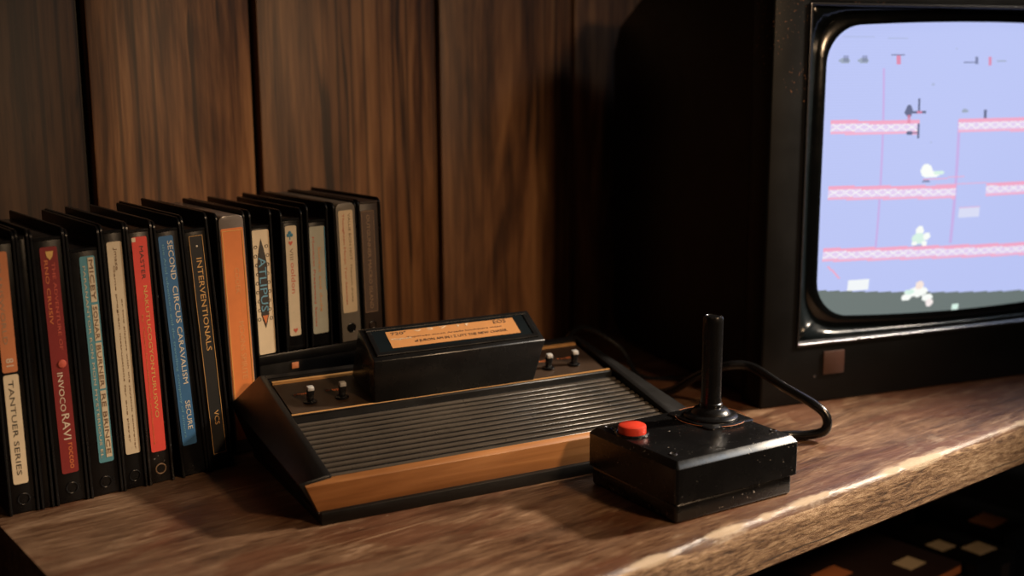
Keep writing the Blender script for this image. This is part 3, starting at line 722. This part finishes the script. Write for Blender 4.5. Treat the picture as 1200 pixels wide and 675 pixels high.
# status row
for (x, z) in ((.0469, .3298), (.0674, .3298)): blob(x, z, .006, .0026, GREYT); fill(x-.002, x+.004, z-.001, z+.0042, SLATE, .5)
fill(.099, .1145, .3345, .3360, SLATE, .8); fill(.1045, .1092, .3262, .3345, REDDISH, .9)
fill(.184, .199, .3270, .3283, SLATE, .8); fill(.199, .2022, .3262, .3330, SLATE, .8); fill(.2150, .2190, .3255, .3330, REDDISH, .9); fill(.226, .238, .3290, .3302, GREYT)
fill(.045, .080, .3520, .3530, GREYT, .3); fill(.095, .118, .3500, .3510, GREYT, .4)
# biplane-like object hanging at the upper girder
fill(.1298, .1320, .2800, .2930, SLATE); fill(.1145, .1390, .2793, .2812, SLATE); blob(.1195, .2815, .0042, .0058, SLATE); fill(.1180, .1212, .2690, .2780, REDDISH, .7)
fill(.1300, .1326, .2545, .2690, SLATE); fill(.1170, .1310, .2595, .2612, SLATE, .85); blob(.1210, .2605, .004, .002, SLATE)
fill(.1290, .1340, .2790, .2820, REDDISH, .8)
fill(.2108, .2140, .2735, .2815, SLATE); blob(.1868, .2808, .0045, .0016, GREYT)
# white bird-like shape and its perch line
blob(.1430, .2232, .0068, .0066, WHITE); blob(.1490, .2195, .0100, .0034, WHITE); blob(.158, .2208, .0065, .0022, MINT)
band(.140, .190, .2150, .2165, .0012, PINK, .7); blob(.1430, .2128, .005, .0012, SLATE, .7)
fill(.155, .2189, .2085, .2096, PINK, .6)
# small climber on the third girder
blob(.1405, .1630, .0046, .0052, WHITE); blob(.1400, .1555, .0085, .0058, MINT); blob(.1495, .1575, .004, .004, WHITE); fill(.1320, .1385, .1485, .1530, WHITE); fill(.1440, .1500, .1480, .1530, WHITE); fill(.1340, .1450, .1478, .1492, GREYT, .7)
# pale blocks
fill(.1865, .2125, .1745, .1835, PALEB); fill(.1865, .2125, .1835, .1846, PINK, .5); fill(.0625, .0865, .1066, .1182, WHITE, .85)
for k in range(12): setp(int(ix(.0380+k*.0012)), int(iz(.1330-k*.0011)), PINK); setp(int(ix(.0380+k*.0012))+1, int(iz(.1330-k*.0011)), PINK)
# crouching figure at the bottom
blob(.1465, .1005, .0120, .0052, WHITE); blob(.1475, .1072, .0050, .0044, (.95, .80, .72)); blob(.1330, .0955, .0060, .0036, WHITE); blob(.1590, .0935, .0065, .0040, WHITE); blob(.1625, .0880, .0044, .0040, (.95, .86, .84)); blob(.1360, .1010, .006, .0026, MINT)
fill(.1930, .2005, .0785, .0840, MINT)
# scattered dim dots
for (x, z) in ((.146, .306), (.174, .340), (.145, .250)): fill(x, x+.0028, z, z+.0018, GREYT, .5)
sb = bmesh.new()
G = [[None]*(NX+1) for _ in range(NZ+1)]
for k in range(NZ+1):
    for i in range(NX+1):
        x = PX0+PW*i/NX; z = PZ0+PH*k/NZ
        G[k][i] = sb.verts.new((x, surf(x, z), z))
rr = .034
keep = []
for k in range(NZ):
    for i in range(NX):
        x = abs((i+.5)/NX-.5)*PW; z = abs((k+.5)/NZ-.5)*PH
        ex, ez = x-(HXs-rr), z-(HZs-rr)
        if ex > 0 and ez > 0 and ex*ex+ez*ez > rr*rr: continue
        sb.faces.new((G[k][i], G[k][i+1], G[k+1][i+1], G[k+1][i])); keep.append(img[k][i])
for v in [v for v in sb.verts if not v.link_faces]: sb.verts.remove(v)
mm = MB(); mm.bm.free(); mm.bm = sb
so = mm.build('screen', screen_mat(), TV, 0); so.data.shade_smooth()
ca = so.data.color_attributes.new('picture', 'FLOAT_COLOR', 'CORNER')
buf = []
for p in so.data.polygons:
    for li in p.loop_indices: buf += [*keep[p.index], 1]
ca.data.foreach_set('color', buf)
so['label'] = 'glowing curved screen with lavender platform game'
MB().box(.0297, .0543, -.0012, .002, .0277, .0508, .0006).build('badge', BADGE, TV)
MB().lathe([(.0018, 0), (.0016, .001), (.0001, .0012)], (.0205, .001, .0270), 'y', 12).build('indicator', DKCHROME, TV)

# ------------------------------------------------------------------ lower shelf and the clutter on it
LZ = -.262
LS = thing('lower_shelf', 'dark lower shelf board under the worn plank', 'shelf', at(FS, 0, 0, LZ), FS['r'])
MB().box(-.302, 1.15, -.01, .533, -.03, 0, .002).build('plank', LOWW, LS)
def flatbox(x, y, z, w, d, h, rz, label, mats, tops=(), fronts=(), body=CASE, nm='cartridge_box', cat='cartridge box', grp='boxes piled on the lower shelf'):
    t = thing(nm, label, cat, at(FS, x, y, LZ+z), FS['r']+rad(rz), grp)
    MB().box(0, w, 0, d, 0, h, .0012).build('body', body, t)
    for (a0, a1, b0, b1, m) in tops: MB().box(a0, a1, b0, b1, h-.0002, h+.0005).build('label', m, t, 0)
    for (a0, a1, c0, c1, m) in fronts: MB().box(a0, a1, -.0005, .0002, c0, c1).build('spine_label', m, t, 0)
    return t
flatbox(.445, .104, 0, .160, .120, .0365, 0, 'bottom box of the front stack on the lower shelf, bright orange end label', 0, (), ((.095, .157, .0190, .0340, ORANGE),))
flatbox(.447, .106, .0367, .158, .118, .0100, 0, 'thin middle box of the front stack on the lower shelf, grey end label', 0, (), ((.020, .156, .0020, .0085, GREYL),))
flatbox(.446, .105, .0469, .159, .118, .0139, 1, 'top box of the front stack on the lower shelf, cream and orange stickers on it', 0, ((.098, .128, .024, .046, CREAM2), (.006, .046, .060, .084, ORANGE2)), ((.112, .156, .0030, .0110, ORANGE2),), body=PURPB)
flatbox(.609, .092, 0, .070, .110, .0600, -4, 'dark block-shaped box on the lower shelf beside the front stack, two pale stickers on it', 0, ((.028, .060, .016, .040, CREAM2), (.003, .028, .046, .068, CREAM)), ((.044, .060, .004, .050, BROWNP),))
flatbox(.700, .112, 0, .085, .110, .0640, 3, 'dark box on the lower shelf with a dull brown lid label, rightmost in view', 0, ((.012, .050, .020, .050, RUSTL),), ())

# ------------------------------------------------------------------ light
def look(o, tgt):
    o.rotation_euler = (Vector(tgt)-o.location).to_track_quat('-Z', 'Y').to_euler()
def lamp(name, kind, loc, tgt, energy, col, **k):
    d = bpy.data.lights.new(name, kind); d.energy = energy; d.color = col
    for a, v in k.items(): setattr(d, a, v)
    o = bpy.data.objects.new(name, d); COL.objects.link(o); o.location = loc; look(o, tgt); return o
tgt = Vector((.10, .86, .05)); ld = Vector((.797, .298, .525)).normalized()
lamp('assumed_key_lamp', 'SPOT', tgt+ld*1.30, (.06, .80, 0), 140, (1.0, .84, .66), spot_size=rad(35), spot_blend=.75, shadow_soft_size=.045)  # assumed lamp beyond the right edge, direction read from the shelf shadows
lamp('assumed_warm_lamp', 'SPOT', (.86, .18, .70), (.02, 1.0, -.02), 38, (1.0, .66, .38), spot_size=rad(56), spot_blend=1.0, shadow_soft_size=.07)  # assumed lamp at front right, placed to match the television's shadow on the wall
lamp('assumed_chamfer_light', 'AREA', (2.0, .98, 1.80), (.17, .82, .045), 5.0, (.74, .87, 1.0), size=.42)  # cool source assumed, no window built; added to highlight the joystick chamfer
lamp('added_fill', 'AREA', (-.5, -1.0, 1.5), (0, .9, 0), 1.0, (1.0, .66, .45), size=1.2)  # added dim fill from behind the camera, not a lamp of the room
w = bpy.data.worlds.new('world'); scene.world = w; w.use_nodes = True
w.node_tree.nodes['Background'].inputs[0].default_value = (.55, .42, .34, 1); w.node_tree.nodes['Background'].inputs[1].default_value = .012

# ------------------------------------------------------------------ camera
cd = bpy.data.cameras.new('camera'); cam = bpy.data.objects.new('camera', cd); COL.objects.link(cam)
cd.sensor_width = 36; cd.lens = 1356.7/1200*36; cd.clip_start = .01
cam.location = (0, 0, .32)
P = .1838; ROLL = -.0049
cam.matrix_world = Matrix.Translation((0, 0, .32)) @ Matrix.Rotation(math.pi/2-P, 4, 'X') @ Matrix.Rotation(ROLL*CAMSIGN if 'CAMSIGN' in globals() else ROLL, 4, 'Z')
cd.dof.use_dof = True; cd.dof.focus_distance = .93; cd.dof.aperture_fstop = 3.6
scene.camera = cam
vs = scene.view_settings
scene.view_settings.view_transform = 'Standard'; vs.look = 'None'; vs.exposure = 0; vs.gamma = 1; vs.use_curve_mapping = False
